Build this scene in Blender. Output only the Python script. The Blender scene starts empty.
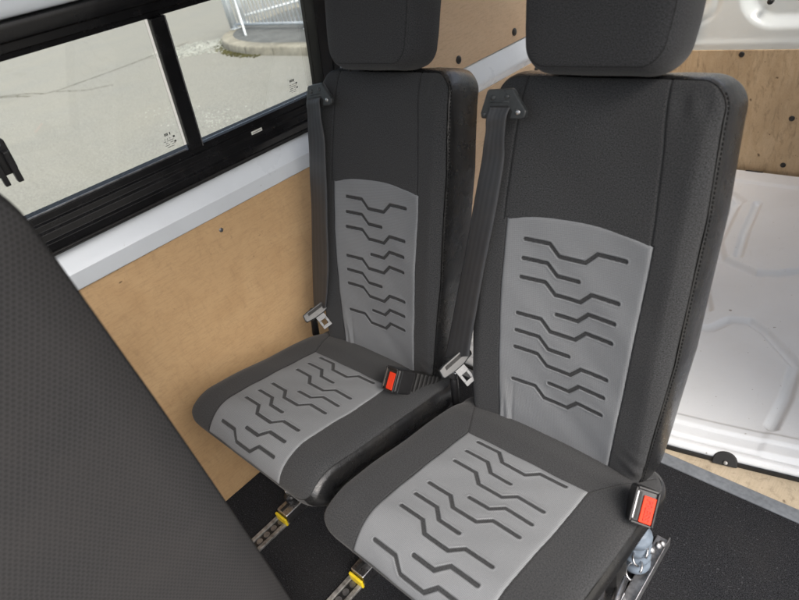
import bpy, bmesh, math, random
import numpy as np
from mathutils import Vector, Matrix

random.seed(7); np.random.seed(7)
S = bpy.context.scene
COL = S.collection
RAD = math.radians

# ------------------------------------------------------------------ camera
cam_d = bpy.data.cameras.new('camera'); cam = bpy.data.objects.new('camera', cam_d); COL.objects.link(cam)
yaw, pit, rol = -0.8740, -0.5886, -0.2325
fwd = Vector((math.sin(yaw)*math.cos(pit), math.cos(yaw)*math.cos(pit), math.sin(pit)))
rt = fwd.cross(Vector((0, 0, 1))).normalized(); up = rt.cross(fwd)
r2 = math.cos(rol)*rt + math.sin(rol)*up; u2 = -math.sin(rol)*rt + math.cos(rol)*up
cam.matrix_world = Matrix(((r2.x, u2.x, -fwd.x, 0.470), (r2.y, u2.y, -fwd.y, -0.7098), (r2.z, u2.z, -fwd.z, 1.3854), (0, 0, 0, 1)))
cam_d.sensor_width = 36; cam_d.lens = 36*577.99/799
cam_d.clip_start = 0.02; cam_d.clip_end = 500
cam_d.dof.use_dof = True; cam_d.dof.focus_distance = 1.6; cam_d.dof.aperture_fstop = 4.8
S.camera = cam

# ------------------------------------------------------------------ sky, sun, exposure
SUN_EL, SUN_AZ = 50, 102          # azimuth clockwise from +Y, seen from above
w = bpy.data.worlds.new('World'); S.world = w; w.use_nodes = True
wn = w.node_tree.nodes; wl = w.node_tree.links
sky = wn.new('ShaderNodeTexSky'); sky.sky_type = 'NISHITA'; sky.sun_disc = False
sky.sun_elevation = RAD(SUN_EL); sky.sun_rotation = RAD(SUN_AZ)
sky.air_density = 1.0; sky.dust_density = 6.0; sky.ozone_density = 0.6
bg = wn['Background']; bg.inputs[1].default_value = 0.15
hs = wn.new('ShaderNodeHueSaturation'); hs.inputs['Saturation'].default_value = 0.6
wl.new(sky.outputs[0], hs.inputs['Color']); wl.new(hs.outputs[0], bg.inputs[0])
sd = bpy.data.lights.new('sun', 'SUN'); sun = bpy.data.objects.new('sun', sd); COL.objects.link(sun)
sd.energy = 0.85; sd.angle = RAD(35); sd.color = (1.0, 0.965, 0.92)
sv = Vector((math.sin(RAD(SUN_AZ))*math.cos(RAD(SUN_EL)), math.cos(RAD(SUN_AZ))*math.cos(RAD(SUN_EL)), math.sin(RAD(SUN_EL))))
sun.rotation_euler = sv.to_track_quat('Z', 'Y').to_euler(); sun.location = (3, -1, 4)
S.view_settings.view_transform = 'Standard'; S.view_settings.look = 'None'
S.view_settings.exposure = 1.12; S.view_settings.gamma = 1
S.cycles.use_denoising = True
S.cycles.max_bounces = 10; S.cycles.diffuse_bounces = 6; S.cycles.transparent_max_bounces = 12

# ------------------------------------------------------------------ materials
class NT:
    def __init__(s, name):
        s.m = bpy.data.materials.new(name); s.m.use_nodes = True
        s.n = s.m.node_tree.nodes; s.l = s.m.node_tree.links
        s.p = s.n['Principled BSDF']; s.out = s.n['Material Output']
    def new(s, t, **k):
        n = s.n.new(t)
        for a, b in k.items(): setattr(n, a, b)
        return n
    def link(s, a, b): s.l.new(a, b)
    def val(s, sock, v):
        if hasattr(v, 'is_linked') or hasattr(v, 'links'): s.link(v, sock)
        else: sock.default_value = v
    def math(s, op, a, b=0.0, c=0.0):
        n = s.new('ShaderNodeMath', operation=op)
        s.val(n.inputs[0], a); s.val(n.inputs[1], b); s.val(n.inputs[2], c)
        return n.outputs[0]
    def vmath(s, op, a, b=(0, 0, 0)):
        n = s.new('ShaderNodeVectorMath', operation=op); s.val(n.inputs[0], a); s.val(n.inputs[1], b)
        return n
    def coord(s, kind='Object', scale=(1, 1, 1), rot=(0, 0, 0)):
        t = s.new('ShaderNodeTexCoord'); m = s.new('ShaderNodeMapping')
        m.inputs['Scale'].default_value = scale; m.inputs['Rotation'].default_value = rot
        s.link(t.outputs[kind], m.inputs[0]); return m.outputs[0]
    def noise(s, vec, scale, detail=4, rough=.55, dist=0):
        n = s.new('ShaderNodeTexNoise'); n.inputs['Scale'].default_value = scale
        n.inputs['Detail'].default_value = detail; n.inputs['Roughness'].default_value = rough
        n.inputs['Distortion'].default_value = dist; s.link(vec, n.inputs['Vector']); return n.outputs['Fac']
    def ramp(s, fac, stops):
        n = s.new('ShaderNodeValToRGB'); e = n.color_ramp.elements
        while len(e) < len(stops): e.new(.5)
        for i, (p, c) in enumerate(stops):
            e[i].position = p; e[i].color = (c, c, c, 1) if not isinstance(c, tuple) else (*c, 1)
        s.link(fac, n.inputs[0]); return n.outputs[0]
    def mix(s, fac, a, b, mode='MIX'):
        n = s.new('ShaderNodeMix', data_type='RGBA', blend_type=mode)
        s.val(n.inputs[0], fac)
        for k, v in ((6, a), (7, b)):
            if isinstance(v, tuple): n.inputs[k].default_value = (*v, 1)
            else: s.link(v, n.inputs[k])
        return n.outputs[2]
    def base(s, c, rough=.6, spec=.5, metal=0):
        if isinstance(c, tuple): s.p.inputs['Base Color'].default_value = (*c, 1)
        else: s.link(c, s.p.inputs['Base Color'])
        s.val(s.p.inputs['Roughness'], rough); s.p.inputs['Specular IOR Level'].default_value = spec
        s.p.inputs['Metallic'].default_value = metal
    def bump(s, h, strength=.3, dist=.001):
        b = s.new('ShaderNodeBump'); b.inputs['Strength'].default_value = strength; b.inputs['Distance'].default_value = dist
        s.link(h, b.inputs['Height']); s.link(b.outputs[0], s.p.inputs['Normal'])
    def attr(s, name):
        return s.new('ShaderNodeAttribute', attribute_name=name).outputs['Fac']

def weave(t, uv, period, ang=0):
    """product of two sine waves: a woven mesh"""
    m = t.new('ShaderNodeMapping'); t.link(uv, m.inputs[0]); m.inputs['Rotation'].default_value = (0, 0, ang)
    sx = t.new('ShaderNodeSeparateXYZ'); t.link(m.outputs[0], sx.inputs[0])
    k = 2*math.pi/period
    a = t.math('SINE', t.math('MULTIPLY', sx.outputs[0], k)); b = t.math('SINE', t.math('MULTIPLY', sx.outputs[1], k))
    return t.math('MULTIPLY_ADD', t.math('MULTIPLY', a, b), .5, .5)

def m_fabric(name, dark=(.0055, .0057, .0061), light=(.0635, .066, .0695)):
    t = NT(name); uv = t.coord('UV')
    n1 = t.noise(uv, 900, 2, .7); n2 = t.noise(uv, 9, 4, .6); n3 = t.noise(uv, 480, 2, .7)
    f = t.math('MULTIPLY_ADD', n3, .6, t.math('MULTIPLY', n1, .5))
    c = t.mix(t.ramp(f, [(.42, 0.0), (.68, 1.0)]), dark, light)
    c = t.mix(t.ramp(n2, [(.35, 0.0), (.8, .30)]), c, (.040, .039, .039))
    c = t.mix(t.attr('seam'), c, (.006, .006, .006))
    t.base(c, .92, .18); t.p.inputs['Sheen Weight'].default_value = .12; t.p.inputs['Sheen Roughness'].default_value = .5
    wv = weave(t, uv, .0022, .2)
    t.bump(t.math('ADD', t.math('MULTIPLY', wv, .5), f), .35, .0006)
    return t.m

def m_panel():
    t = NT('grey mesh fabric'); uv = t.coord('UV')
    wv = weave(t, uv, .0036, RAD(38)); n = t.noise(uv, 700, 2); st = t.noise(uv, 7, 5, .6)
    g = t.attr('groove')
    c = t.mix(wv, (.102, .108, .114), (.275, .287, .298))
    c = t.mix(t.ramp(n, [(.3, 0.0), (.8, .5)]), c, (.150, .155, .162))
    c = t.mix(t.ramp(st, [(.55, 0.0), (.78, .35)]), c, (.165, .158, .148))
    c = t.mix(g, c, (.012, .012, .013))
    t.base(c, t.math('MULTIPLY_ADD', g, -.25, .85), .25)
    ig = t.math('SUBTRACT', 1.0, g)
    t.bump(t.math('MULTIPLY', t.math('ADD', wv, t.math('MULTIPLY', n, .5)), ig), .45, .0008)
    return t.m

def m_vinyl():
    t = NT('black vinyl'); uv = t.coord('UV')
    v = t.new('ShaderNodeTexVoronoi'); v.inputs['Scale'].default_value = 420; t.link(uv, v.inputs['Vector'])
    n = t.noise(uv, 18, 5, .6); n2 = t.noise(uv, 5, 4, .6)
    c = t.mix(t.ramp(n2, [(.45, 0.0), (.72, .8)]), (.011, .0115, .0125), (.034, .032, .029))
    t.base(c, t.math('MULTIPLY_ADD', n, .22, .17), .75)
    t.bump(t.math('ADD', t.math('MULTIPLY', v.outputs['Distance'], .25), t.math('MULTIPLY', n, 3.0)), .28, .0026)
    return t.m

def m_plain(name, c, rough=.5, spec=.5, metal=0, nz=.12, scale=60, coat=0):
    t = NT(name); o = t.coord('Object')
    n = t.noise(o, scale, 4); n2 = t.noise(o, scale/12, 4, .6)
    d = tuple(max(0, x*(1-2*nz)) for x in c); l = tuple(min(1, x*(1+nz)) for x in c)
    t.base(t.mix(t.ramp(t.math('MULTIPLY_ADD', n, .5, t.math('MULTIPLY', n2, .5)), [(.3, 0.0), (.7, 1.0)]), d, l),
           t.math('MULTIPLY_ADD', n, .25, max(.03, rough-.12)), spec, metal)
    t.p.inputs['Coat Weight'].default_value = coat
    return t.m

def m_ply(name, a, b, dirt, amt):
    t = NT(name); o = t.coord('Object', (9, 1.6, 2.6)); o1 = t.coord('Object')
    g = t.noise(o, 3.2, 8, .62, .9); fine = t.noise(t.coord('Object', (60, 4, 30)), 6, 5, .7)
    big = t.noise(o1, 2.4, 4, .6); sc = t.noise(t.coord('Object', (30, 30, 9)), 1.6, 7, .72, .6)
    spk = t.noise(o1, 75, 3, .5)
    c = t.mix(t.ramp(g, [(.3, 0.0), (.7, 1.0)]), a, b)
    c = t.mix(t.ramp(fine, [(.33, .30), (.52, 0.0)]), c, tuple(x*.62 for x in a))
    cur = t.noise(t.coord('Object', (30, 3.2, 6), (.25, 0, 0)), 5, 6, .6, 1.6)
    c = t.mix(t.ramp(cur, [(.485, 0.0), (.50, .28), (.515, 0.0)]), c, tuple(x*.6 for x in a))
    kn = t.noise(t.coord('Object', (9, 7, 12)), 3.4, 2, .4)
    c = t.mix(t.ramp(kn, [(.745, 0.0), (.775, .8)]), c, (.075, .042, .02))
    c = t.mix(t.ramp(sc, [(.52, 0.0), (.72, amt)]), c, dirt)
    c = t.mix(t.ramp(big, [(.4, 0.0), (.75, amt*.8)]), c, tuple(x*1.6 for x in dirt))
    c = t.mix(t.ramp(spk, [(.70, 0.0), (.76, min(1, amt*1.4))]), c, tuple(x*.6 for x in dirt))
    t.base(c, t.math('MULTIPLY_ADD', g, .25, .42), .35)
    t.bump(t.math('ADD', g, fine), .15, .001)
    return t.m

def m_carpet():
    t = NT('black carpet'); o = t.coord('Object')
    n = t.noise(o, 420, 3, .7); n2 = t.noise(o, 160, 3, .7); big = t.noise(o, 6, 4)
    c = t.mix(t.ramp(n, [(.42, 0.0), (.72, 1.0)]), (.004, .004, .005), (.055, .058, .066))
    c = t.mix(t.ramp(n2, [(.60, 0.0), (.75, .5)]), c, (.17, .175, .19))
    c = t.mix(t.ramp(big, [(.4, 0.0), (.8, .35)]), c, (.035, .034, .033))
    t.base(c, .95, .15); t.bump(t.math('ADD', n, n2), .9, .004)
    return t.m

def m_white(name, c=(.70, .75, .80), rough=.28, dirt=.25, coat=.3):
    t = NT(name); o = t.coord('Object'); n = t.noise(o, 7, 5, .6); sp = t.noise(o, 55, 4, .6); sc = t.noise(t.coord('Object', (3, 22, 40)), 2.0, 6, .7)
    d = t.mix(t.ramp(n, [(.45, 0.0), (.8, dirt)]), c, tuple(x*.72 for x in c))
    d = t.mix(t.ramp(sp, [(.70, 0.0), (.77, dirt*1.6)]), d, (.20, .17, .13))
    d = t.mix(t.ramp(sc, [(.66, 0.0), (.76, dirt*.8)]), d, (.32, .30, .27))
    t.base(d, t.math('MULTIPLY_ADD', n, .2, rough-.08), .5); t.p.inputs['Coat Weight'].default_value = coat
    t.bump(t.noise(o, 260, 2), .05, .001)
    return t.m

def m_liner():
    t = NT('white moulded plastic'); o = t.coord('Object'); n = t.noise(o, 4, 5, .6); sp = t.noise(o, 42, 2, .4); sp2 = t.noise(o, 95, 2, .4)
    sc = t.noise(t.coord('Object', (14, 3, 3), (0, 0, .6)), 3.0, 7, .75, .5)
    c = t.mix(t.ramp(n, [(.4, 0.0), (.8, .4)]), (.72, .745, .765), (.60, .615, .62))
    c = t.mix(t.ramp(sp, [(.765, 0.0), (.79, .7)]), c, (.16, .13, .10))
    c = t.mix(t.ramp(sp2, [(.75, 0.0), (.78, .4)]), c, (.22, .19, .15))
    c = t.mix(t.ramp(sc, [(.62, 0.0), (.75, .30)]), c, (.42, .40, .37))
    t.base(c, .68, .3); t.bump(t.noise(o, 330, 2), .25, .0012)
    return t.m

def m_asphalt():
    t = NT('pale tarmac'); o = t.coord('Object')
    st = t.noise(o, 42, 4, .8); st2 = t.noise(o, 105, 3, .7); big = t.noise(o, .55, 5, .6); mid = t.noise(t.coord('Object', (.35, 1.3, 1), (0, 0, .35)), 1.1, 6, .65, .4)
    c = t.mix(t.ramp(st, [(.33, 0.0), (.68, 1.0)]), (.130, .129, .116), (.330, .326, .300))
    c = t.mix(t.ramp(st2, [(.56, 0.0), (.72, .7)]), c, (.47, .46, .41))
    c = t.mix(t.ramp(st2, [(.28, .55), (.40, 0.0)]), c, (.11, .105, .085))
    c = t.mix(t.ramp(big, [(.35, 0.0), (.7, .45)]), c, (.275, .263, .222))
    c = t.mix(t.ramp(mid, [(.58, 0.0), (.74, .35)]), c, (.19, .185, .155))
    t.base(c, .9, .25); t.bump(st, .5, .01)
    return t.m

def m_belt():
    t = NT('belt webbing'); uv = t.coord('UV'); sx = t.new('ShaderNodeSeparateXYZ'); t.link(uv, sx.inputs[0])
    r = t.math('MULTIPLY_ADD', t.math('SINE', t.math('MULTIPLY', sx.outputs[0], 2*math.pi/.0105)), .5, .5)
    f = t.math('MULTIPLY_ADD', t.math('SINE', t.math('MULTIPLY', sx.outputs[1], 2*math.pi/.0026)), .5, .5)
    n = t.noise(uv, 26, 4)
    c = t.mix(r, (.040, .042, .046), (.054, .057, .062)); c = t.mix(t.ramp(n, [(.4, 0.0), (.8, .4)]), c, (.07, .068, .064))
    t.base(c, .55, .35); t.bump(t.math('ADD', r, t.math('MULTIPLY', f, .5)), .2, .0005)
    return t.m

def m_glass():
    t = NT('window glass'); g = t.new('ShaderNodeBsdfGlossy'); g.inputs['Roughness'].default_value = .01
    tr = t.new('ShaderNodeBsdfTransparent'); tr.inputs[0].default_value = (.93, .95, .93, 1)
    mx = t.new('ShaderNodeMixShader'); fr = t.new('ShaderNodeFresnel'); fr.inputs[0].default_value = 1.45
    t.link(fr.outputs[0], mx.inputs[0]); t.link(tr.outputs[0], mx.inputs[1]); t.link(g.outputs[0], mx.inputs[2])
    t.link(mx.outputs[0], t.out.inputs[0]); t.n.remove(t.p); return t.m

def m_hex():
    """woven seat cloth with a fine honeycomb of darker cells"""
    t = NT('honeycomb cloth'); uv = t.coord('UV'); sp = .0060
    m = t.new('ShaderNodeMapping'); t.link(uv, m.inputs[0]); m.inputs['Scale'].default_value = (1/sp, 1/sp, 1)
    m.inputs['Rotation'].default_value = (0, 0, .05)
    def cell(off):
        q = t.vmath('DIVIDE', m.outputs[0], (1, 1.7320508, 1)).outputs[0]
        q = t.vmath('ADD', q, (off, off, 0)).outputs[0]
        q = t.vmath('FRACTION', q).outputs[0]
        q = t.vmath('SUBTRACT', q, (.5, .5, 0)).outputs[0]
        q = t.vmath('MULTIPLY', q, (1, 1.7320508, 0)).outputs[0]
        return t.vmath('LENGTH', q).outputs['Value']
    d = t.math('MINIMUM', cell(0.0), cell(.5))
    c8 = t.ramp(d, [(.30, 0.0), (.46, 1.0)])
    n = t.noise(uv, 700, 2, .6); big = t.noise(uv, 7, 4)
    c = t.mix(c8, (.019, .019, .020), (.035, .035, .0365)); c = t.mix(t.ramp(n, [(.4, 0.0), (.8, .4)]), c, (.054, .053, .053))
    c = t.mix(t.ramp(big, [(.4, 0.0), (.8, .3)]), c, (.05, .046, .045))
    c = t.mix(t.attr('seam'), c, (.01, .01, .01))
    t.base(c, .9, .2); t.bump(t.math('ADD', c8, t.math('MULTIPLY', n, .4)), .4, .0008)
    return t.m

M = dict(
    fabric=m_fabric('dark woven fabric'), panel=m_panel(), vinyl=m_vinyl(), hexa=m_hex(), belt=m_belt(), glass=m_glass(),
    hrfab=m_fabric('headrest fabric', (.0065, .007, .008), (.056, .058, .062)),
    ply=m_ply('birch plywood', (.50, .325, .168), (.575, .390, .212), (.20, .125, .065), .20),
    ply_hi=m_ply('pale plywood', (.54, .390, .255), (.59, .44, .30), (.25, .16, .09), .10),
    ply_old=m_ply('scuffed plywood', (.50, .37, .225), (.60, .47, .31), (.11, .078, .045), .62),
    ply_floor=m_ply('worn floor plywood', (.50, .42, .30), (.60, .51, .38), (.17, .13, .09), .55),
    carpet=m_carpet(), white=m_white('white van paint'), door=m_white('white door paint', (.70, .75, .745), .18, .22, .5), liner=m_liner(), asphalt=m_asphalt(),
    gloss=m_plain('glossy black trim', (.008, .008, .009), .24, .35, 0, .2, 30, 0),
    rubber=m_plain('black rubber', (.018, .018, .018), .62, .4, 0, .25, 90),
    plastic=m_plain('black plastic', (.014, .014, .015), .36, .5, 0, .2, 120),
    satin=m_plain('satin grey plastic', (.036, .040, .042), .32, .5, 0, .2, 120),
    red=m_plain('red plastic', (.72, .045, .014), .55, .25, 0, .08, 80),
    steel=m_plain('brushed steel', (.56, .56, .57), .30, .5, 1, .15, 200),
    alu=m_plain('dull aluminium', (.33, .335, .35), .40, .5, .9, .3, 90),
    zinc=m_plain('zinc plated tongue', (.21, .215, .22), .50, .4, .35, .2, 150),
    track=m_plain('dirty steel rail', (.46, .455, .44), .50, .5, .7, .45, 70),
    strip=m_plain('grey metal edging', (.25, .27, .29), .45, .5, .55, .2, 90),
    yellow=m_plain('yellow plastic', (.78, .58, .02), .45, .5, 0, .12, 80),
    gaiter=m_plain('blue grey plastic', (.17, .21, .26), .40, .5, 0, .15, 80),
    kerb=m_plain('kerb concrete', (.33, .31, .255), .9, .2, 0, .25, 9),
    pave=m_plain('grey tarmac', (.155, .160, .158), .9, .2, 0, .3, 30),
    rail=m_plain('galvanised white rail', (.66, .70, .74), .45, .5, .1, .1, 12),
    stone=m_plain('pale gravel', (.36, .37, .34), .9, .2, 0, .35, 25),
    paper=m_plain('white sticker', (.72, .72, .68), .5, .4, 0, .2, 300),
    ink=m_plain('etched black mark', (.02, .02, .02), .6, .3, 0, .2, 100),
    ecru=m_plain('pale brown thread', (.085, .075, .068), .8, .2, 0, .2, 200),
    thread=m_plain('black thread', (.010, .010, .010), .8, .2, 0, .2, 200),
    moss=m_plain('dry moss', (.085, .080, .035), .95, .1, 0, .4, 14),
    soot=m_plain('dark tar seam', (.15, .143, .115), .9, .2, 0, .3, 12),
    roof=m_white('roof lining', (.62, .63, .63), .5, .1, 0),
)

# ------------------------------------------------------------------ mesh helpers
def link(o, parent=None):
    COL.objects.link(o)
    if parent is not None: o.parent = parent
    return o

def tag(o, label=None, cat=None, group=None, kind=None):
    for k, v in (('label', label), ('category', cat), ('group', group), ('kind', kind)):
        if v: o[k] = v
    return o

def empty(name, loc=(0, 0, 0), rz=0):
    o = bpy.data.objects.new(name, None); o.location = loc; o.rotation_euler = (0, 0, rz); o.empty_display_size = .1
    return link(o)

def np_mesh(name, V, F, mat, parent=None, uv=None, attrs=None, smooth=True):
    V = np.asarray(V, np.float32).reshape(-1, 3); F = np.asarray(F, np.int32)
    me = bpy.data.meshes.new(name); me.vertices.add(len(V)); me.vertices.foreach_set('co', V.ravel())
    k = F.shape[1]; me.loops.add(F.size); me.loops.foreach_set('vertex_index', F.ravel())
    me.polygons.add(len(F)); me.polygons.foreach_set('loop_start', np.arange(0, F.size, k, dtype=np.int32))
    me.update(calc_edges=True)
    if uv is not None:
        l = me.uv_layers.new(name='UVMap'); l.data.foreach_set('uv', np.asarray(uv, np.float32).reshape(-1, 2)[F.ravel()].ravel())
    for a, d in (attrs or {}).items():
        at = me.attributes.new(a, 'FLOAT', 'POINT'); at.data.foreach_set('value', np.asarray(d, np.float32).ravel())
    me.polygons.foreach_set('use_smooth', np.full(len(F), smooth))
    me.materials.append(mat); me.validate(); me.update()
    return link(bpy.data.objects.new(name, me), parent)

def grid_faces(nu, nv, off=0, flip=False, wrap=False):
    i, j = np.meshgrid(np.arange(nu-1 if not wrap else nu), np.arange(nv-1), indexing='ij')
    i2 = (i+1) % nu
    f = np.stack([i*nv+j, i2*nv+j, i2*nv+j+1, i*nv+j+1], -1).reshape(-1, 4)+off
    return f[:, ::-1] if flip else f

def bm_obj(name, bm, mat, parent=None, smooth=False, bevel=0, seg=2):
    bmesh.ops.recalc_face_normals(bm, faces=bm.faces)
    me = bpy.data.meshes.new(name); bm.to_mesh(me); bm.free(); me.materials.append(mat)
    for p in me.polygons: p.use_smooth = smooth or bevel > 0
    o = link(bpy.data.objects.new(name, me), parent)
    if bevel:
        b = o.modifiers.new('bevel', 'BEVEL'); b.width = bevel; b.segments = seg; b.limit_method = 'ANGLE'; b.angle_limit = RAD(35)
        n = o.modifiers.new('wn', 'WEIGHTED_NORMAL'); n.keep_sharp = False
    return o

def add_box(bm, c, d, rot=None):
    r = bmesh.ops.create_cube(bm, size=1.0)
    m = Matrix.Translation(c) @ (rot.to_4x4() if rot is not None else Matrix()) @ Matrix.Diagonal((*d, 1))
    bmesh.ops.transform(bm, matrix=m, verts=r['verts']); return r['verts']

def box(name, c, d, mat, parent=None, rot=None, bevel=0, seg=2):
    bm = bmesh.new(); add_box(bm, Vector(c), d, rot); return bm_obj(name, bm, mat, parent, bevel=bevel, seg=seg)

def span(bm, lo, hi): return add_box(bm, (Vector(lo)+Vector(hi))/2, Vector(hi)-Vector(lo))

def tube_bm(bm, pts, r, n=10, caps=True):
    pts = [Vector(p) for p in pts]; rings = []
    a = None
    for i, p in enumerate(pts):
        t = (pts[min(i+1, len(pts)-1)]-pts[max(i-1, 0)]).normalized()
        if a is None: a = t.orthogonal().normalized()
        a = (a - t*a.dot(t)).normalized(); b = t.cross(a)
        rr = r[i] if isinstance(r, (list, tuple)) else r
        rings.append([bm.verts.new(p + rr*(math.cos(2*math.pi*k/n)*a + math.sin(2*math.pi*k/n)*b)) for k in range(n)])
    for i in range(len(rings)-1):
        for k in range(n): bm.faces.new((rings[i][k], rings[i][(k+1) % n], rings[i+1][(k+1) % n], rings[i+1][k]))
    if caps:
        bm.faces.new(rings[0][::-1]); bm.faces.new(rings[-1])

def tube(name, pts, r, mat, parent=None, n=10):
    bm = bmesh.new(); tube_bm(bm, pts, r, n); return bm_obj(name, bm, mat, parent, smooth=True)

def disc(name, c, nrm, r, th, mat, parent=None, n=20, dome=.3):
    c = Vector(c); nrm = Vector(nrm).normalized(); return tube(name, [c-nrm*th*.2, c+nrm*th*.6, c+nrm*th], [r, r, r*(1-dome)], mat, parent, n)

def prism(name, poly, frame, th, mat, parent=None, bevel=0):
    """poly in (x, y) of a frame (origin, ex, ey, ez), extruded by th along ez"""
    o, ex, ey, ez = [Vector(v) for v in frame]; bm = bmesh.new()
    lo = [bm.verts.new(o+ex*x+ey*y) for x, y in poly]; hi = [bm.verts.new(o+ex*x+ey*y+ez*th) for x, y in poly]
    n = len(poly); bm.faces.new(lo[::-1]); bm.faces.new(hi)
    for i in range(n): bm.faces.new((lo[i], lo[(i+1) % n], hi[(i+1) % n], hi[i]))
    return bm_obj(name, bm, mat, parent, bevel=bevel)

def ss(x, a, b):
    t = np.clip((x-a)/(b-a), 0, 1); return t*t*(3-2*t)

# ------------------------------------------------------------------ the place: van floor and walls
FZ = 0.0
def sheet(name, lo, hi, z, mat, th=.02, parent=None):
    bm = bmesh.new(); span(bm, (lo[0], lo[1], z-th), (hi[0], hi[1], z)); return bm_obj(name, bm, mat, parent)

tag(sheet('floor', (-.90, -1.7), (.86, .3855), 0, M['carpet'], .03), kind='structure')
tag(sheet('load_floor', (-.90, .42), (.86, 2.2), -.002, M['ply_floor'], .03), kind='structure')
stripo = empty('threshold_strip', (0, .40, 0))
bm = bmesh.new(); span(bm, (-.88, -.0165, -.02), (.86, .0215, .0035)); bm_obj('edging', bm, M['strip'], stripo, bevel=.002)
for x in (-.5, .05, .43, .75): disc('screw', (x, .003, .0035), (0, 0, 1), .007, .002, M['steel'], stripo, 14)
tag(stripo, 'grey metal edging strip between black carpet and bare plywood floor', 'threshold strip')

def xw(z): return -.88+.2*(z-.92)      # the window leans inwards above the waist

# waist rail along the whole side, with a crease
def profile_bar(name, prof, y0, y1, mat, parent=None, bevel=.004, shear=0):
    bm = bmesh.new(); a = [bm.verts.new((x, y0, z)) for x, z in prof]; b = [bm.verts.new((x+shear, y1, z)) for x, z in prof]; n = len(prof)
    bm.faces.new(a[::-1]); bm.faces.new(b)
    for i in range(n): bm.faces.new((a[i], a[(i+1) % n], b[(i+1) % n], b[i]))
    return bm_obj(name, bm, mat, parent, bevel=bevel)

wall = empty('side_wall', (0, 0, 0))
tag(wall, 'white painted side wall of the van with waist rail under the window', 'wall')
profile_bar('waist_rail', [(-.96, .8235), (-.876, .8235), (-.873, .827), (-.8655, .866), (-.889, .9145), (-.96, .9145)], -1.7, .40, M['white'], wall, .0012)
profile_bar('waist_rail', [(-.86, .795), (-.768, .795), (-.764, .823), (-.750, .846), (-.752, .868), (-.766, .916), (-.86, .916)], .522, 2.2, M['white'], wall, .006)
bm = bmesh.new(); span(bm, (-.96, -1.7, .0), (-.905, .40, .80)); bm_obj('wall_skin', bm, M['white'], wall)
bm = bmesh.new(); span(bm, (-.96, .40, .0), (-.79, .52, 1.9)); bm_obj('pillar', bm, M['white'], wall, bevel=.02, seg=3)
bm = bmesh.new(); span(bm, (-.96, .52, .0), (-.785, 2.2, 1.9)); bm_obj('wall_skin', bm, M['white'], wall)
profile_bar('header_panel', [(-.92, 1.354), (-.797, 1.354), (-.790, 1.372), (-.785, 1.52), (-.74, 1.70), (-.66, 1.82), (-.92, 1.86)], -1.7, .40, M['white'], wall, .006)

# plywood lining, each panel a thing
pl = empty('plywood_panel', (-.88, 0, 0)); tag(pl, 'tan birch plywood panel on the wall below the window, beside the farther seat', 'plywood panel')
bm = bmesh.new(); span(bm, (-.024, -1.68, .004), (.0, .398, .822)); bm_obj('board', bm, M['ply'], pl, bevel=.0015)
for y, z in ((-.117, .784), (-.62, .784), (.30, .784)): disc('screw', (.0, y, z), (1, 0, 0), .0060, .002, M['alu'], pl, 16)
pu = empty('plywood_panel', (-.76, .53, .9)); tag(pu, 'pale plywood panel above the white rail, seen between the two headrests', 'plywood panel')
bm = bmesh.new(); span(bm, (-.022, .0, .0185), (.0, 1.66, .95)); bm_obj('board', bm, M['ply_hi'], pu, bevel=.002)
for y, z in ((.253, .051), (.568, .052), (.9, .052), (1.3, .052), (.253, .5), (.9, .5)): disc('fastener', (.0, y, z), (1, 0, 0), .0125, .004, M['plastic'], pu, 18)
pd = empty('plywood_panel', (-.76, .53, 0)); tag(pd, 'narrow strip of plywood below the white rail, behind the seat backs', 'plywood panel')
bm = bmesh.new(); span(bm, (-.022, .0, .002), (.0, 1.66, .8195)); bm_obj('board', bm, M['ply_hi'], pd, bevel=.002)
for y in (.69, 1.2): disc('fastener', (.0, y, .79), (1, 0, 0), .0125, .004, M['plastic'], pd, 18)

# side window --------------------------------------------------------------
win = empty('side_window', (xw(.92), 0, .92)); tag(win, 'sliding van side window with glossy black frame', 'window')
th = math.atan(.2); WX = Vector((1, 0, -.2)).normalized(); WZ = Vector((.2, 0, 1)).normalized()
def wp(y, h, d=0):     # y along, h up the leaning window, d towards the inside; local to win
    return WZ*h + Vector((0, y, 0)) + WX*d
def wbar(name, y0, y1, prof, mat, bevel=.002, parent=win):
    bm = bmesh.new(); a = [bm.verts.new(wp(y0, h, d)) for h, d in prof]; b = [bm.verts.new(wp(y1, h, d)) for h, d in prof]; n = len(prof)
    bm.faces.new(a[::-1]); bm.faces.new(b)
    for i in range(n): bm.faces.new((a[i], a[(i+1) % n], b[(i+1) % n], b[i]))
    return bm_obj(name, bm, mat, parent, bevel=bevel)
Y0, Y1 = -1.05, .357
hh = lambda z: (z-.92)*math.sqrt(1.04)
# bottom rail, stepped ridges
wbar('frame', Y0, Y1, [(hh(.928), -.05), (hh(.928), .006), (hh(.948), .009), (hh(.9515), .001), (hh(.966), -.002), (hh(.970), -.009), (hh(.982), -.011), (hh(.984), -.018), (hh(.9985), -.019), (hh(.9985), -.05)], M['gloss'], .0012)
wbar('rubber_seal', Y0, Y1+.02, [(hh(.9175), -.04), (hh(.9175), .004), (hh(.919), .009), (hh(.9215), .010), (hh(.923), .0065), (hh(.9245), .010), (hh(.9275), .009), (hh(.9275), -.04)], M['rubber'], .0008)
wbar('frame', Y0, Y1, [(hh(1.289), -.05), (hh(1.289), -.016), (hh(1.300), -.014), (hh(1.303), -.004), (hh(1.318), -.003), (hh(1.322), .006), (hh(1.336), .008), (hh(1.350), .003), (hh(1.350), -.05)], M['gloss'], .0012)
wbar('frame', Y1-.042, Y1, [(hh(.9985), -.05), (hh(.9985), .004), (hh(1.289), .004), (hh(1.289), -.05)], M['gloss'], .003)
wbar('rubber_seal', Y1+.001, Y1+.021, [(hh(.928), -.04), (hh(.928), .008), (hh(1.350), .008), (hh(1.350), -.04)], M['rubber'], .003)
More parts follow.
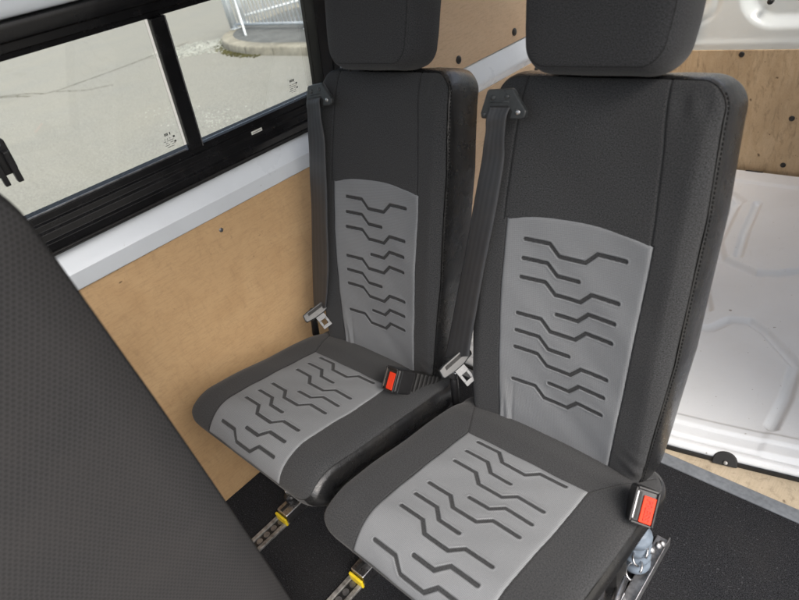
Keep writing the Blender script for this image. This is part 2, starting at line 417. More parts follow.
wbar('frame', Y0, Y0+.04, [(hh(.9985), -.05), (hh(.9985), .004), (hh(1.289), .004), (hh(1.289), -.05)], M['gloss'], .003)
dv = wbar('divider', -.114, -.081, [(hh(.9985), -.022), (hh(.9985), -.006), (hh(1.289), -.006), (hh(1.289), -.022)], M['gloss'], .002)
wbar('edge_strip', -.0808, -.0775, [(hh(.9985), -.020), (hh(.9985), -.008), (hh(1.289), -.008), (hh(1.289), -.020)], M['alu'], .0008, dv)
wbar('pane', Y0+.04, -.117, [(hh(.9985), -.030), (hh(.9985), -.026), (hh(1.289), -.026), (hh(1.289), -.030)], M['glass'], 0)
wbar('pane', -.076, Y1-.042, [(hh(.9985), -.036), (hh(.9985), -.032), (hh(1.289), -.032), (hh(1.289), -.036)], M['glass'], 0)
wbar('rubber_seal', Y0+.04, -.117, [(hh(.9987), -.024), (hh(.9987), -.021), (hh(1.0025), -.021), (hh(1.0025), -.024)], M['alu'], .0005)
# small etched maker's marks on the panes, a sticker, the latch
def etched(y, z, d):
    bm = bmesh.new(); h0 = hh(z)
    rows = [(0, .016, .0065), (-.0105, .022, .0017), (-.0155, .028, .0017), (-.0205, .020, .0017), (-.0255, .026, .0017), (-.0305, .018, .0017)]
    for dz, wd, ht in rows:
        n = max(3, int(wd/.0028))
        for k in range(n):
            if random.random() < .15: continue
            yy = y-wd/2+wd*(k+.5)/n
            vs = [bm.verts.new(wp(yy+sx*wd/n*.36, h0+dz+sz*ht/2, d)) for sx, sz in ((-1, -1), (1, -1), (1, 1), (-1, 1))]
            bm.faces.new(vs)
    for k in range(2):
        vs = [bm.verts.new(wp(y+.014+sx*.0025, h0-.010-.012*k+sz*.002, d)) for sx, sz in ((-1, -1), (1, -1), (1, 1), (-1, 1))]
        bm.faces.new(vs)
    return bm_obj('etched_mark', bm, M['ink'], win)
etched(-.150, 1.050, -.0255); etched(.234, 1.050, -.0315)
st = prism('sticker', [(-.017, -.0042), (.017, -.0042), (.017, .0042), (-.017, .0042)], (wp(.078, hh(.9745), -.0095), Vector((0, 1, 0)), WZ, WX), .0012, M['paper'], win)
bm = bmesh.new()
for k in range(9): add_box(bm, wp(.066+.003*k, hh(.9745), -.0080), (.0004, .0016, .002))
bm_obj('print', bm, M['ink'], st)
lt = prism('latch', [(-.028, -.035), (.010, -.035), (.016, -.028), (.016, .030), (.010, .036), (-.028, .036)], (wp(-.482, hh(1.136), -.028), Vector((0, 1, 0)), WZ, WX), .016, M['plastic'], win, .003)
prism('latch_lever', [(-.005, -.046), (.006, -.046), (.006, .018), (-.005, .018)], (wp(-.476, hh(1.132), -.012), Vector((0, 1, 0)), WZ, WX), .014, M['plastic'], lt, .002)
prism('latch_lever', [(-.005, -.046), (.005, -.046), (.005, .005), (-.005, .005)], (wp(-.499, hh(1.132), -.012), Vector((0, 1, 0)), WZ, WX), .012, M['plastic'], lt, .002)
for dy, dz in ((.002, .026), (-.02, .022)): disc('screw', wp(-.482+dy, hh(1.136)+dz, -.012), WX, .005, .003, M['steel'], lt, 12)

# rear door: white pressed shell over a plywood board -----------------------
door = empty('rear_door', (0, 2.2, 0)); tag(door, 'white rear van door with pressed recess above a scuffed plywood board', 'door')
nx, nz = 260, 190
gx = np.linspace(-.785, .86, nx); gz = np.linspace(.56, 1.86, nz); X, Z = np.meshgrid(gx, gz, indexing='ij')
def sdrr(x, z, cx, cz, hx, hz, r):
    qx = np.abs(x-cx)-hx+r; qz = np.abs(z-cz)-hz+r
    return np.hypot(np.maximum(qx, 0), np.maximum(qz, 0))+np.minimum(np.maximum(qx, qz), 0)-r
d = sdrr(X, Z, .22, 1.18, .60, .51, .15)
Yd = -.045*(1-ss(-d, -.004, .05)) + .05*ss(-d, .0, .055)*0
Yd += .006*np.exp(-((np.hypot(X+.545, Z-.79)-.085)/.012)**2)
Yd += -.004*np.exp(-((Z-.615)/.014)**2)
Yd += .012*ss(np.hypot(X+.545, Z-.80), .06, .02)
np_mesh('door_shell', np.stack([X, Yd+.02, Z], -1), grid_faces(nx, nz), M['door'], door)
bm = bmesh.new(); span(bm, (-.785, .03, 0), (.86, .06, 1.9)); bm_obj('door_back', bm, M['door'], door)
bm = bmesh.new(); span(bm, (-.735, -.030, .0), (.84, -.006, .590)); bd = bm_obj('plywood_board', bm, M['ply_old'], door, bevel=.003)
for x, z in ((-.575, .572), (-.340, .572), (-.109, .305), (-.109, .09), (.1, .572), (.35, .572), (-.6, .3), (-.45, .1)): disc('fastener', (x, -.030, z), (0, -1, 0), .0115, .004, M['plastic'], bd, 18)
disc('screw', (-.265, .0, .772), (0, -1, 0), .012, .02, M['plastic'], door, 16)
lb = box('latch_bracket', (-.553, -.045, .675), (.040, .03, .105), M['plastic'], door, Matrix.Rotation(.25, 3, 'Y'), .004)
for z in (.645, .70): disc('bolt', (-.548, -.06, z), (0, -1, 0), .009, .004, M['steel'], lb, 12)

# moulded white panel lying on the load floor --------------------------------
def edge_y(x):     # curved front edge
    return np.where(x > -.05, .4255+.26*(np.sqrt((x+.05)**2+.02)-.1414)+.0, .4255) + .0
mb = empty('moulded_panel', (0, 0, 0)); tag(mb, 'white moulded plastic panel with shallow grooves lying on the load floor', 'moulded panel')
GR = [[(-.30, 1.98), (-.184, 1.875), (-.192, 1.835), (-.152, 1.50), (-.10, 1.385), (-.045, 1.364), (.037, 1.333), (.109, 1.361), (.17, 1.415), (.32, 1.60), (.55, 1.72)],
      [(-.116, 1.87), (-.085, 1.62), (-.051, 1.43)],
      [(-.35, .86), (-.10, .90), (.014, .965), (.052, 1.031), (.104, 1.050), (.159, 1.020), (.276, .905), (.291, .75), (.291, .625)],
      [(-.16, 1.20), (-.03, 1.06), (-.25, 1.55)], [(.60, .80), (.45, 1.0), (.45, 1.3), (.62, 1.5)]]
def sdpoly(X, Y, P):
    d = np.full(X.shape, 9.0)
    for (x0, y0), (x1, y1) in zip(P[:-1], P[1:]):
        dx, dy = x1-x0, y1-y0; t = np.clip(((X-x0)*dx+(Y-y0)*dy)/(dx*dx+dy*dy), 0, 1)
        d = np.minimum(d, np.hypot(X-x0-t*dx, Y-y0-t*dy))
    return d
nx, ny = 420, 520
A, B = np.meshgrid(np.linspace(0, 1, nx), np.linspace(0, 1, ny), indexing='ij')
X = -.70+1.50*A; E = edge_y(X)+.028; Y = E + (2.145-E)*B
Zp = .040 + .010*ss(Y-E, .075, .095)*0
Zp = Zp - .012*np.exp(-((Y-E-.012)/.010)**2)*0
dY = Y-E
Zp = .026+.014*ss(dY, 0, .012) + .010*ss(dY, .045, .050)*(1-0) - .008*ss(dY, .068, .086)
for P in GR[:1]: Zp -= .020*ss(sdpoly(X, Y, P), .028, .005)
for P in GR[1:]: Zp -= .016*ss(sdpoly(X, Y, P), .021, .004)
lower = ss(X*.35+Y, 1.05, .98)*ss(X, .300, .280); Zp -= .004*lower
Zp += .012*ss(Y, 2.035, 2.055)
Zp += .0025*np.sin(X*5+1)*np.cos(Y*4)
Zp = Zp*1.0
np_mesh('sheet', np.stack([X, Y, Zp], -1), grid_faces(nx, ny), M['liner'], mb)
xs = np.linspace(-.70, .80, 80); Ee = edge_y(xs)
prof = [(.0275, .0262), (.016, .030), (.008, .027), (.004, .018), (.003, .011), (.010, .010)]
V = np.array([[(x, e+dy, z) for dy, z in prof] for x, e in zip(xs, Ee)])
np_mesh('rim', V, grid_faces(80, len(prof), flip=True), M['liner'], mb)
prof = [(.012, .012), (.001, .012), (.001, .0005), (.012, .0005)]
V = np.array([[(x, e+dy-.004, z) for dy, z in prof] for x, e in zip(xs, Ee)])
np_mesh('rubber_edge', V, grid_faces(80, 4, flip=True), M['rubber'], mb, smooth=False)
cy = float(edge_y(np.array([.229]))[0]); ex = Vector((1, .245, 0)).normalized(); ey = Vector((-.245, 1, 0)).normalized()
cl = prism('clip', [(.031*math.cos(a)*(1 if abs(math.cos(a)) < .8 else .97), -.004+.038*math.sin(a)**.7) for a in [math.pi*k/14 for k in range(15)]], ((.229, cy-.003, .004), ex, ey*.55+Vector((0, 0, .83)), Vector((0, -1, .4)).normalized()), .007, M['rubber'], mb, .003)
disc('screw', Vector((.231, cy-.008, .0125)), (0, -.8, .6), .0055, .004, M['track'], cl, 14)
for x in (-.215, .02, .3):
    box('slot', (x, 2.147, .046), (.075, .012, .022), M['rubber'], mb, bevel=.004)

ow = profile_bar('side_wall', [(.862, 0), (.93, 0), (.93, 1.9), (.80, 1.9)], .36, 2.2, M['white']); tag(ow, 'unseen white side wall of the load space past the open side door, added to shade the moulded panel', 'wall')  # out of view, added to keep direct light off the moulded panel
# unseen roof over the seats, cut short front and rear to shape the light
rf = profile_bar('roof', [(-.9, 1.90), (.86, 1.90), (.86, 1.93), (-.9, 1.93)], -.80, 1.25, M['roof'])
tag(rf, 'unseen white roof of the van above the seats, cut short to shape the light', 'roof')

# ------------------------------------------------------------------ seats
TB, TC = .2848, .2121; ZC = .42
eb = np.array([0, math.sin(TB), math.cos(TB)]); nb = np.array([0, -math.cos(TB), math.sin(TB)])
ec = np.array([0, -math.cos(TC), math.sin(TC)]); nc = np.array([0, math.sin(TC), math.cos(TC)])
O0 = np.array([0, 0, ZC])
def bfr(u, v, h=0.0):  # seat-local point in the frame of the backrest
    return Vector((u, *(O0+eb*v+nb*h)[1:]))
def cfr(u, s, h=0.0):
    return Vector((u, *(O0+ec*s+nc*h)[1:]))
def h_back(u, v):
    au = np.abs(u)
    h = -.1521*(v-.25)**2 + .6313*np.minimum(au, .165)**2 + .6313*2*.165*np.clip(au-.165, 0, .02) - .0150*np.maximum((au-.172)/.040, 0)**2
    h = h - .012*np.maximum((v-.63)/.07, 0)**2
    h = h + .004*np.exp(-((v-.60)/.06)**2)*np.exp(-(u/.12)**2)
    return h
def B_back(u, v):
    h = h_back(u, v); return u[..., None]*np.array([1., 0, 0]) + O0 + v[..., None]*eb + h[..., None]*nb
RF, SF = .085, .360
def B_cush(u, s):
    sl = np.minimum(s, SF); ph = np.clip((s-SF)/RF, 0, 1.50); ex_ = np.maximum(s-SF-RF*1.50, 0)
    a = sl + RF*np.sin(ph) + ex_*np.cos(1.50); h = .027*(np.minimum(s, .36)-.2)**2 - RF*(1-np.cos(ph)) - ex_*np.sin(1.50)
    au = np.abs(u); h = h - .011*np.maximum((au-.197)/.040, 0)**2*np.cos(np.minimum(ph, 1.2))
    h = h + .003*np.cos(u/.24*1.5)*ss(s, .0, .12)*(1-ss(s, .3, .40))
    h = h - .012*ss(s, .06, -.03)
    return u[..., None]*np.array([1., 0, 0]) + O0 + a[..., None]*ec + h[..., None]*nc
def normal(Bf, u, w, sgn):
    e = 2e-4; du = Bf(u+e, w)-Bf(u-e, w); dw = Bf(u, w+e)-Bf(u, w-e); n = np.cross(du, dw)
    return sgn*n/np.linalg.norm(n, axis=-1, keepdims=True)
def rrect(a, b, Ax, Bx, r):
    """square [-1,1]^2 to a rounded rectangle (half sizes Ax, Bx)"""
    rho = np.maximum(np.abs(a), np.abs(b)); rs = np.maximum(rho, 1e-9)
    x = a/rs*Ax; y = b/rs*Bx
    qx = np.abs(x)-(Ax-r); qy = np.abs(y)-(Bx-r); c = (qx > 0) & (qy > 0); L = np.maximum(np.hypot(qx, qy), 1e-9)
    x = np.where(c, np.sign(x)*((Ax-r)+qx/L*r), x); y = np.where(c, np.sign(y)*((Bx-r)+qy/L*r), y)
    return x*rho, y*rho
def perim(n_a, n_b):
    a = np.concatenate([np.linspace(-1, 1, n_a, False), np.ones(n_b), np.linspace(1, -1, n_a, False), -np.ones(n_b)])
    b = np.concatenate([-np.ones(n_a), np.linspace(-1, 1, n_b, False), np.ones(n_a), np.linspace(1, -1, n_b, False)])
    return a, b

def pad(name, root, Bf, sgn, half, r, centre, taper, nu, nw, mat, seam_fn=None, edge_dip=.004, bulge=.022, depth=.10, band=None, axis=None, dent=None):
    """a stuffed cover: front sheet + side band + back cap. band: list of (name, material, test on the outward direction)"""
    Ax, Bx = half; c0 = centre
    a, b = np.meshgrid(np.linspace(-1, 1, nu), np.linspace(-1, 1, nw), indexing='ij')
    x, y = rrect(a, b, Ax, Bx, r); wv = y+c0; u = x*taper(wv)
    rho = np.maximum(np.abs(a), np.abs(b))
    N = normal(Bf, u, wv, sgn); P = Bf(u, wv)
    edge = np.minimum((1-np.abs(a))*Ax, (1-np.abs(b))*Bx)
    disp = -edge_dip*np.exp(-edge/.0035)
    seam = np.exp(-(edge/.0012)**2)*.8
    if seam_fn is not None:
        sdist = seam_fn(u, wv); disp = disp-.0022*np.exp(-(sdist/.0022)**2); seam = np.maximum(seam, .75*np.exp(-(sdist/.0011)**2))
    if dent is not None: disp = disp+dent(u, wv)
    P = P+N*disp[..., None]
    front = np_mesh(name, P, grid_faces(nu, nw, flip=sgn < 0), mat, root, np.stack([u, wv], -1), {'seam': seam})
    # band
    pa, pb = perim(90, 130); x, y = rrect(pa, pb, Ax, Bx, r); wv = y+c0; u = x*taper(wv)
    P0 = Bf(u, wv); N0 = normal(Bf, u, wv, sgn)
    ax = np.array(axis if axis is not None else [0, 0, 0.])
    T = np.roll(P0, -1, 0)-np.roll(P0, 1, 0); T /= np.linalg.norm(T, axis=1, keepdims=True)
    D = N0 if axis is None else np.broadcast_to(ax, N0.shape)
    D = D-(T*np.sum(D*T, 1, keepdims=True) if axis is None else 0); D = D/ np.linalg.norm(D, axis=1, keepdims=True)
    Oo = np.cross(T, D); ctr = P0.mean(0); sg = np.sign(np.sum(Oo*(P0-ctr), 1)).sum(); Oo = Oo*np.sign(sg)
    for _ in range(4):
        Oo = (np.roll(Oo, 1, 0)+2*Oo+np.roll(Oo, -1, 0))/4; D = (np.roll(D, 1, 0)+2*D+np.roll(D, -1, 0))/4
    Oo /= np.linalg.norm(Oo, axis=1, keepdims=True); D /= np.linalg.norm(D, axis=1, keepdims=True)
    ks = np.concatenate([np.linspace(0, .12, 7)[:-1], np.linspace(.12, 1, 22)])
    f = bulge*np.where(ks < .5, .12*ss(ks, 0, .10)+.88*(1-(1-ks/.5)**2), 1-.55*np.clip((ks-.5)/.5, 0, 1)**2.4); f[0] = 0
    g = depth*(.35*ks**1.6+.65*ks) + edge_dip
    wr = np.interp(np.arange(len(pa)), np.linspace(0, len(pa), 40), np.random.uniform(-1, 1, 40))
    Lp = np.concatenate([[0], np.cumsum(np.linalg.norm(np.diff(P0, axis=0), axis=1))])
    V = P0[:, None, :]+Oo[:, None, :]*(f[None, :, None]+.0012*wr[:, None, None]*np.sin(ks*3.1)[None, :, None]) - D[:, None, :]*g[None, :, None]
    uvb = np.stack([np.broadcast_to(Lp[:, None], V.shape[:2]), np.broadcast_to((ks*depth)[None], V.shape[:2])], -1)
    n, k = V.shape[:2]; F = grid_faces(n, k, wrap=True, flip=sgn > 0)
    fi = F.min(1)//k
    first = None
    sm = np.zeros((n, k))
    for bn, bmt, test in band:
        sel = np.array([test(Oo[i], u[i], wv[i]) for i in range(n)])
        o = np_mesh(bn, V, F[sel[np.minimum(F[:, 0]//k, F[:, 2]//k)]], bmt, root, uvb, {'seam': sm})
        bmm = bmesh.new(); bmm.from_mesh(o.data); bmesh.ops.delete(bmm, geom=[v for v in bmm.verts if not v.link_faces], context='VERTS'); bmm.to_mesh(o.data); bmm.free()
    cap = V[:, -1]; c = cap.mean(0)
    np_mesh('backing', np.vstack([cap, c]), np.array([[i, (i+1) % n, n] for i in range(n)]), M['rubber'], root)
    global BAND
    BAND = V
    return P0, Oo, D, u, wv

# the embossed zigzag print, the same on both pads
ROWP = .0387; OFF = .0205
XV = [-.1, -.0486, -.0265, .0261, .0465, .1]
def print_lines():
    L = []
    for r_ in (0, 2, 4, 6, 8):
        y = r_*ROWP; L.append([(XV[0], y), (XV[1], y), (XV[2], y+OFF), (XV[3], y+OFF), (XV[4], y), (XV[5], y)])
    for r_ in (1, 5):
        y = r_*ROWP; L.append([(XV[0], y), (XV[1], y), (XV[2], y+OFF), (.0182, y+OFF)])
    for r_ in (3, 7):
        y = r_*ROWP; L.append([(-.0186, y+OFF), (XV[3], y+OFF), (XV[4], y), (XV[5], y)])
    return L
LINES = print_lines()
def groove_dist(u, w):
    d = np.full(u.shape, 9.0)
    for P in LINES: d = np.minimum(d, sdpoly(u, w, P))
    return d

def panel(name, root, Bf, sgn, u_of, w_rng, map_w, nu, nw, extra=None, lump=None):
    """grey inlay following the pad; map_w takes w to the print's own axis"""
    a, b = np.meshgrid(np.linspace(-1, 1, nu), np.linspace(0, 1, nw), indexing='ij')
    lo, hi = w_rng
    top = hi if not callable(hi) else None
    w0 = lo+(hi(a)-lo)*b if callable(hi) else lo+(hi-lo)*b
    u = u_of(a, w0); N = normal(Bf, u, w0, sgn); P = Bf(u, w0)
    d = groove_dist(u, map_w(w0))
    g = 1-ss(d, .0033, .0044)
    e = np.minimum((1-np.abs(a))*.138, np.minimum(b, 1-b)*.4)
    disp = .0014-.0030*np.exp(-e/.0022) - .0016*(1-ss(d, .0024, .0052)) + .0005*np.exp(-((d-.0062)/.0016)**2) + .0006*ss(d, .004, .016)*np.sin(u*60)*np.sin(w0*75)
    if lump is not None: disp += lump(u, w0)
    if extra is not None: disp += extra(u, w0)
    P = P+N*disp[..., None]
    return np_mesh(name, P, grid_faces(nu, nw, flip=sgn < 0), M['panel'], root, np.stack([u, w0], -1), {'groove': g})

def stitches(name, root, P0, Oo, D, sel, step=.0062, off=.0045, dn=.006, rad=.0009, mat=None, kk=0):
    bm = bmesh.new(); idx = [i for i in range(len(P0)) if sel(i)]
    # walk the contiguous runs
    runs = []; cur = []
    for i in range(len(P0)):
        if sel(i): cur.append(i)
        elif cur: runs.append(cur); cur = []
    if cur: runs.append(cur)
    for run in runs:
        if len(run) < 3: continue
        Q = np.array([(BAND[i][kk]+Oo[i]*.0005 if kk else P0[i]+Oo[i]*off-D[i]*dn) for i in run]); L = np.concatenate([[0], np.cumsum(np.linalg.norm(np.diff(Q, axis=0), axis=1))])
        s = 0
        while s+step*.6 < L[-1]:
            p = [Vector([np.interp(q, L, Q[:, c]) for c in range(3)]) for q in (s, s+step*.62)]
            tube_bm(bm, p, rad, 6); s += step
    return bm_obj(name, bm, mat or M['thread'], root, smooth=True)

_rs = np.random.RandomState(3); _W = [(_rs.uniform(8, 38), _rs.uniform(8, 38), _rs.uniform(0, 6.3), _rs.uniform(0, 6.3)) for _ in range(9)]
def lumps(u, w):
    return sum(np.sin(a*u+c)*np.sin(b*w+d) for a, b, c, d in _W)/9
def make_seat():
    root = empty('passenger_seat', (0, 0, 0))
    # backrest
    tb_ = lambda v: np.interp(v, [-.05, .05, .25, .5, .66, .70], [.90, .94, 1.0, 1.0, .955, .93])
    def seam_b(u, v):
        d1 = np.abs(u-np.interp(v, [.43, .484, .598, .693, .72], [.139, .137, .127, .112, .110]))
        d2 = np.abs(u+np.interp(v, [.43, .484, .598, .693, .72], [.149, .148, .146, .142, .141]))
        d = np.where(v > .44, np.minimum(d1, d2), 9.)
        pe = np.abs(np.abs(u)-pan_b(v)); return np.where(v < .446, np.minimum(d, pe), d)
    pan_b = lambda v: np.interp(v, [-.05, .0, .12, .27, .45], [.127, .127, .134, .140, .142])
    def dent_b(u, v):
        return .0018*np.sin((u+.2)*160+v*20)*np.exp(-((v-.665)/.018)**2)*ss(u, .10, .15) + .0045*lumps(u, v) + .0022*np.sin(v*210+u*60)*np.exp(-((v-.0)/.05)**2)*ss(u, .13, .19)
    r = pad('backrest', root, B_back, 1, (.212, .370), .040, .332, tb_, 300, 460, M['fabric'], seam_b, .0022, .008, .098,
            [('side_trim', M['vinyl'], lambda o, u, v: True)], tuple(nb), dent_b)
    P0, Oo, D, u, v = r
    stitches('stitching', root, P0, Oo, D, lambda i: u[i] > .165 and v[i] > -.02 and v[i] < .69, .0072, rad=.0011, kk=3)
    wr = lambda u, v: ss(v, .12, .0)*ss(u, -.085, -.10)*(.0028*np.exp(-((u+.108+.10*v)/.006)**2) + .0022*np.exp(-((u+.124-.03*v)/.005)**2)) - .0012*ss(v, .14, .02)*np.exp(-((u+.098)/.004)**2)
    arch = lambda a: .4445+.0155*(1-np.abs(a)**2.2)
    panel('backrest_panel', root, B_back, 1, lambda a, w: a*pan_b(w), (-.035, arch), lambda w: .4083-w, 230, 400, wr, lambda u, v: .0045*lumps(u, v))
    # cushion
    pan_c = .1375
    def seam_c(u, s):
        d = np.abs(np.abs(u)-pan_c)
        e = np.abs(u-np.sign(u)*(pan_c+(.102-s)*.55)); return np.where(s > .102, d, np.where(s > -.03, e, 9.))
    tc_ = lambda s: np.interp(s, [-.05, .05, .3, .45, .56], [.97, 1, 1, .985, .95])
    def dent_c(u, s):
        return .0048*lumps(u+.3, s) + .0012*np.sin(s*130+u*40)*ss(np.abs(u), .19, .23)*ss(s, .05, .0)
    r = pad('cushion', root, B_cush, -1, (.235, .261), .040, .213, tc_, 300, 360, M['fabric'], seam_c, .0030, .0245, .105,
            [('cushion_trim', M['vinyl'], lambda o, u, s: o[0] > .62), ('cushion_trim', M['vinyl'], lambda o, u, s: o[0] < -.62), ('cushion_front', M['fabric'], lambda o, u, s: abs(o[0]) <= .62 and s > .2), ('cushion_rear', M['fabric'], lambda o, u, s: abs(o[0]) <= .62 and s <= .2)], None, dent_c)
    panel('cushion_panel', root, B_cush, -1, lambda a, w: a*pan_c+0*w, (.102, .470), lambda w: w-.1168, 230, 380, None, lambda u, s: .0048*lumps(u+.3, s))
    # headrest
    th_ = lambda v: np.interp(v, [.70, .73, .78, .86, 1.0], [.92, .95, 1.00, 1.04, 1.03])
    def B_head(u, v):
        h = .032-.9*np.maximum(np.abs(u)-.085, 0)**2*4 - .35*np.maximum(.765-v, 0)**2*4 - .10*(v-.85)**2
        return u[..., None]*np.array([1., 0, 0])+O0+v[..., None]*eb+h[..., None]*nb
    r = pad('headrest', root, B_head, 1, (.121, .139), .034, .857, th_, 160, 180, M['hrfab'], None, .0012, .013, .098,
            [('headrest_side', M['hrfab'], lambda o, u, v: True)], tuple(nb), None)
    P0, Oo, D, u, v = r
    for sg in (1, -1): stitches('headrest_stitching', root, P0, Oo, D, lambda i: u[i]*sg > .09 and v[i] > .735 and v[i] < .97, .005, -.006, .0005)
    for su in (-.06, .06): tube('headrest_post', [bfr(su, .66, -.085), bfr(su, .78, -.085)], .007, M['plastic'], root)
    # legs and floor mountings
    for fx in (-.149, .163):
        ft = box('mounting_foot', (fx, -.200, .022), (.046, .350, .036), M['steel'], root, None, .004)
        box('end_cap', (fx, -.3810, .018), (.0475, .008, .028), M['yellow'], ft, None, .003)
        box('slot', (fx-.004, -.358, .0405), (.010, .026, .002), M['ink'], ft)
        kb = tube('clamp_knob', [(fx-.006, -.328, .04), (fx-.006, -.328, .062), (fx-.006, -.328, .070)], [.017, .019, .012], M['plastic'], ft, 14)
        tube('bolt', [(fx-.004, -.330, .07), (fx-.004, -.332, .092)], [.007, .006], M['steel'], ft, 10)
        bm = bmesh.new(); add_box(bm, Vector((fx, -.235, .18)), (.030, .045, .30)); add_box(bm, Vector((fx, -.03, .18)), (.030, .045, .28)); add_box(bm, Vector((fx, -.15, .33)), (.032, .36, .035))
        bm_obj('leg', bm, M['rubber'], root, bevel=.004)
    return root

seat = make_seat()
tag(seat, 'dark fabric passenger seat with grey zigzag panels, nearest the load floor', 'seat', 'pair of rear passenger seats')
def dup(root):
    c = root.copy(); COL.objects.link(c)
    for ch in list(root.children):
        k = ch.copy(); COL.objects.link(k); k.parent = c
        for g in list(ch.children):
            q = g.copy(); COL.objects.link(q); q.parent = k
    return c
seat2 = dup(seat); seat2.location = (-.5246, .0069, 0); seat2.rotation_euler = (0, 0, .0182)
tag(seat2, 'dark fabric passenger seat with grey zigzag panels, beside the window and plywood wall', 'seat', 'pair of rear passenger seats')

# belts, guides and buckles -------------------------------------------------
def ribbon(name, L, R, root, n=90, wav=.002):
    L = [Vector(p) for p in L]; R = [Vector(p) for p in R]
    def sm(P, t):
        m = len(P)-1; x = t*m; i = min(int(x), m-1); f = x-i
        p0, p1, p2, p3 = P[max(i-1, 0)], P[i], P[i+1], P[min(i+2, m)]
        return .5*((2*p1)+(-p0+p2)*f+(2*p0-5*p1+4*p2-p3)*f*f+(-p0+3*p1-3*p2+p3)*f**3)
    k = 13; V = []; U = []; dist = 0; last = None
    for i in range(n):
        t = i/(n-1); a, b = sm(L, t), sm(R, t); c = (a+b)/2
        if last is not None: dist += (c-last).length
        last = c
        nn = (b-a).cross(sm(L, min(1, t+.01))-sm(L, max(0, t-.01))).normalized()
        for j in range(k):
            q = j/(k-1); bow = wav*1.6*math.sin(q*math.pi*1.0+.8*math.sin(t*7))*math.sin(t*6+.6)+.0012*math.sin(t*31+q*2)*(1-t)
            V.append(a.lerp(b, q)+nn*bow); U.append((q*.048, dist))
    o = np_mesh(name, np.array([list(v) for v in V]), grid_faces(n, k), M['belt'], root, np.array(U))
    s = o.modifiers.new('solid', 'SOLIDIFY'); s.thickness = .0022; s.offset = 0
    return o

def guide(root, c, wide=.096, ang=0.0, h=.016, tall=.05):
    o = bfr(c[0], c[1], h); ca, sa = math.cos(ang), math.sin(ang)
    e1 = Vector((1, 0, 0)); e2 = Vector(eb); n = Vector(nb); ex = e1*ca+e2*sa; ey = e2*ca-e1*sa
    W = wide/2; outer = [(-W, -tall*.50), (-W*1.04, -tall*.30), (-W*.72, tall*.48), (-W*.62, tall*.52), (W*.42, tall*.52), (W*.50, tall*.47), (W*1.06, -tall*.28), (W*1.0, -tall*.48), (W*.88, -tall*.55)]
    g = prism('belt_guide', outer, (o, ex, ey, n), .011, M['satin'], root, .003)
    prism('guide_slot', [(-W*.66, -tall*.60), (W*.34, -tall*.60), (W*.46, -tall*.26), (W*.28, -tall*.06), (-W*.56, -tall*.06)], (o+n*.0105, ex, ey, n), .0008, M['ink'], g)
    for x, y in ((-W*.42, tall*.22), (W*.22, tall*.24), (W*.72, -tall*.30), (-W*.86, -tall*.36)):
        disc('rivet', o+ex*x+ey*y+n*.011, n, .0048, .0022, M['steel'] if x > W*.5 else M['satin'], g, 12)
    bm = bmesh.new()
    tube_bm(bm, [o+ex*(-W*.52)+ey*(tall*.06)+n*.0115, o+ex*(W*.30)+ey*(tall*.06)+n*.0115], .0012, 6)
    bm_obj('ridge', bm, M['satin'], g, smooth=True)
    return g

def tongue(root, o, ex, ey, n, wide=.098, plate=.050):
    """belt tongue: curved bar across the webbing and a steel plate with a hole"""
    W = wide/2; o = Vector(o)
    bar = prism('belt_tongue', [(-W, -.006), (-W*.96, -.013), (-W*.3, -.017), (W*.3, -.017), (W*.96, -.012), (W, -.004), (W*.92, .010), (W*.55, .012), (-W*.55, .012), (-W*.92, .010)], (o-n*.006, ex, ey, n), .013, M['satin'], root, .003)
    prism('tongue_slot', [(-W*.62, -.001), (W*.62, -.001), (W*.58, .007), (-W*.58, .007)], (o+n*.006, ex, ey, n), .0017, M['ink'], bar)
    p = .0135
    bm = bmesh.new()
    def quad(x0, x1, y0, y1):
        vs = [o-n*.001+ex*x+ey*y+n*z for z in (0, .0026) for x, y in ((x0, y0), (x1, y0), (x1, y1), (x0, y1))]
        v = [bm.verts.new(q) for q in vs]
        for f in ((3, 2, 1, 0), (4, 5, 6, 7), (0, 1, 5, 4), (1, 2, 6, 5), (2, 3, 7, 6), (3, 0, 4, 7)): bm.faces.new([v[i] for i in f])
    y1 = -.014; y2 = -.014-plate
    quad(-p, p, y1-plate*.42, y1); quad(-p, -p*.5, y2+plate*.22, y1-plate*.42); quad(p*.5, p, y2+plate*.22, y1-plate*.42); quad(-p, p, y2, y2+plate*.22)
    bm_obj('tongue_plate', bm, M['zinc'], bar, bevel=.0008)
    return bar

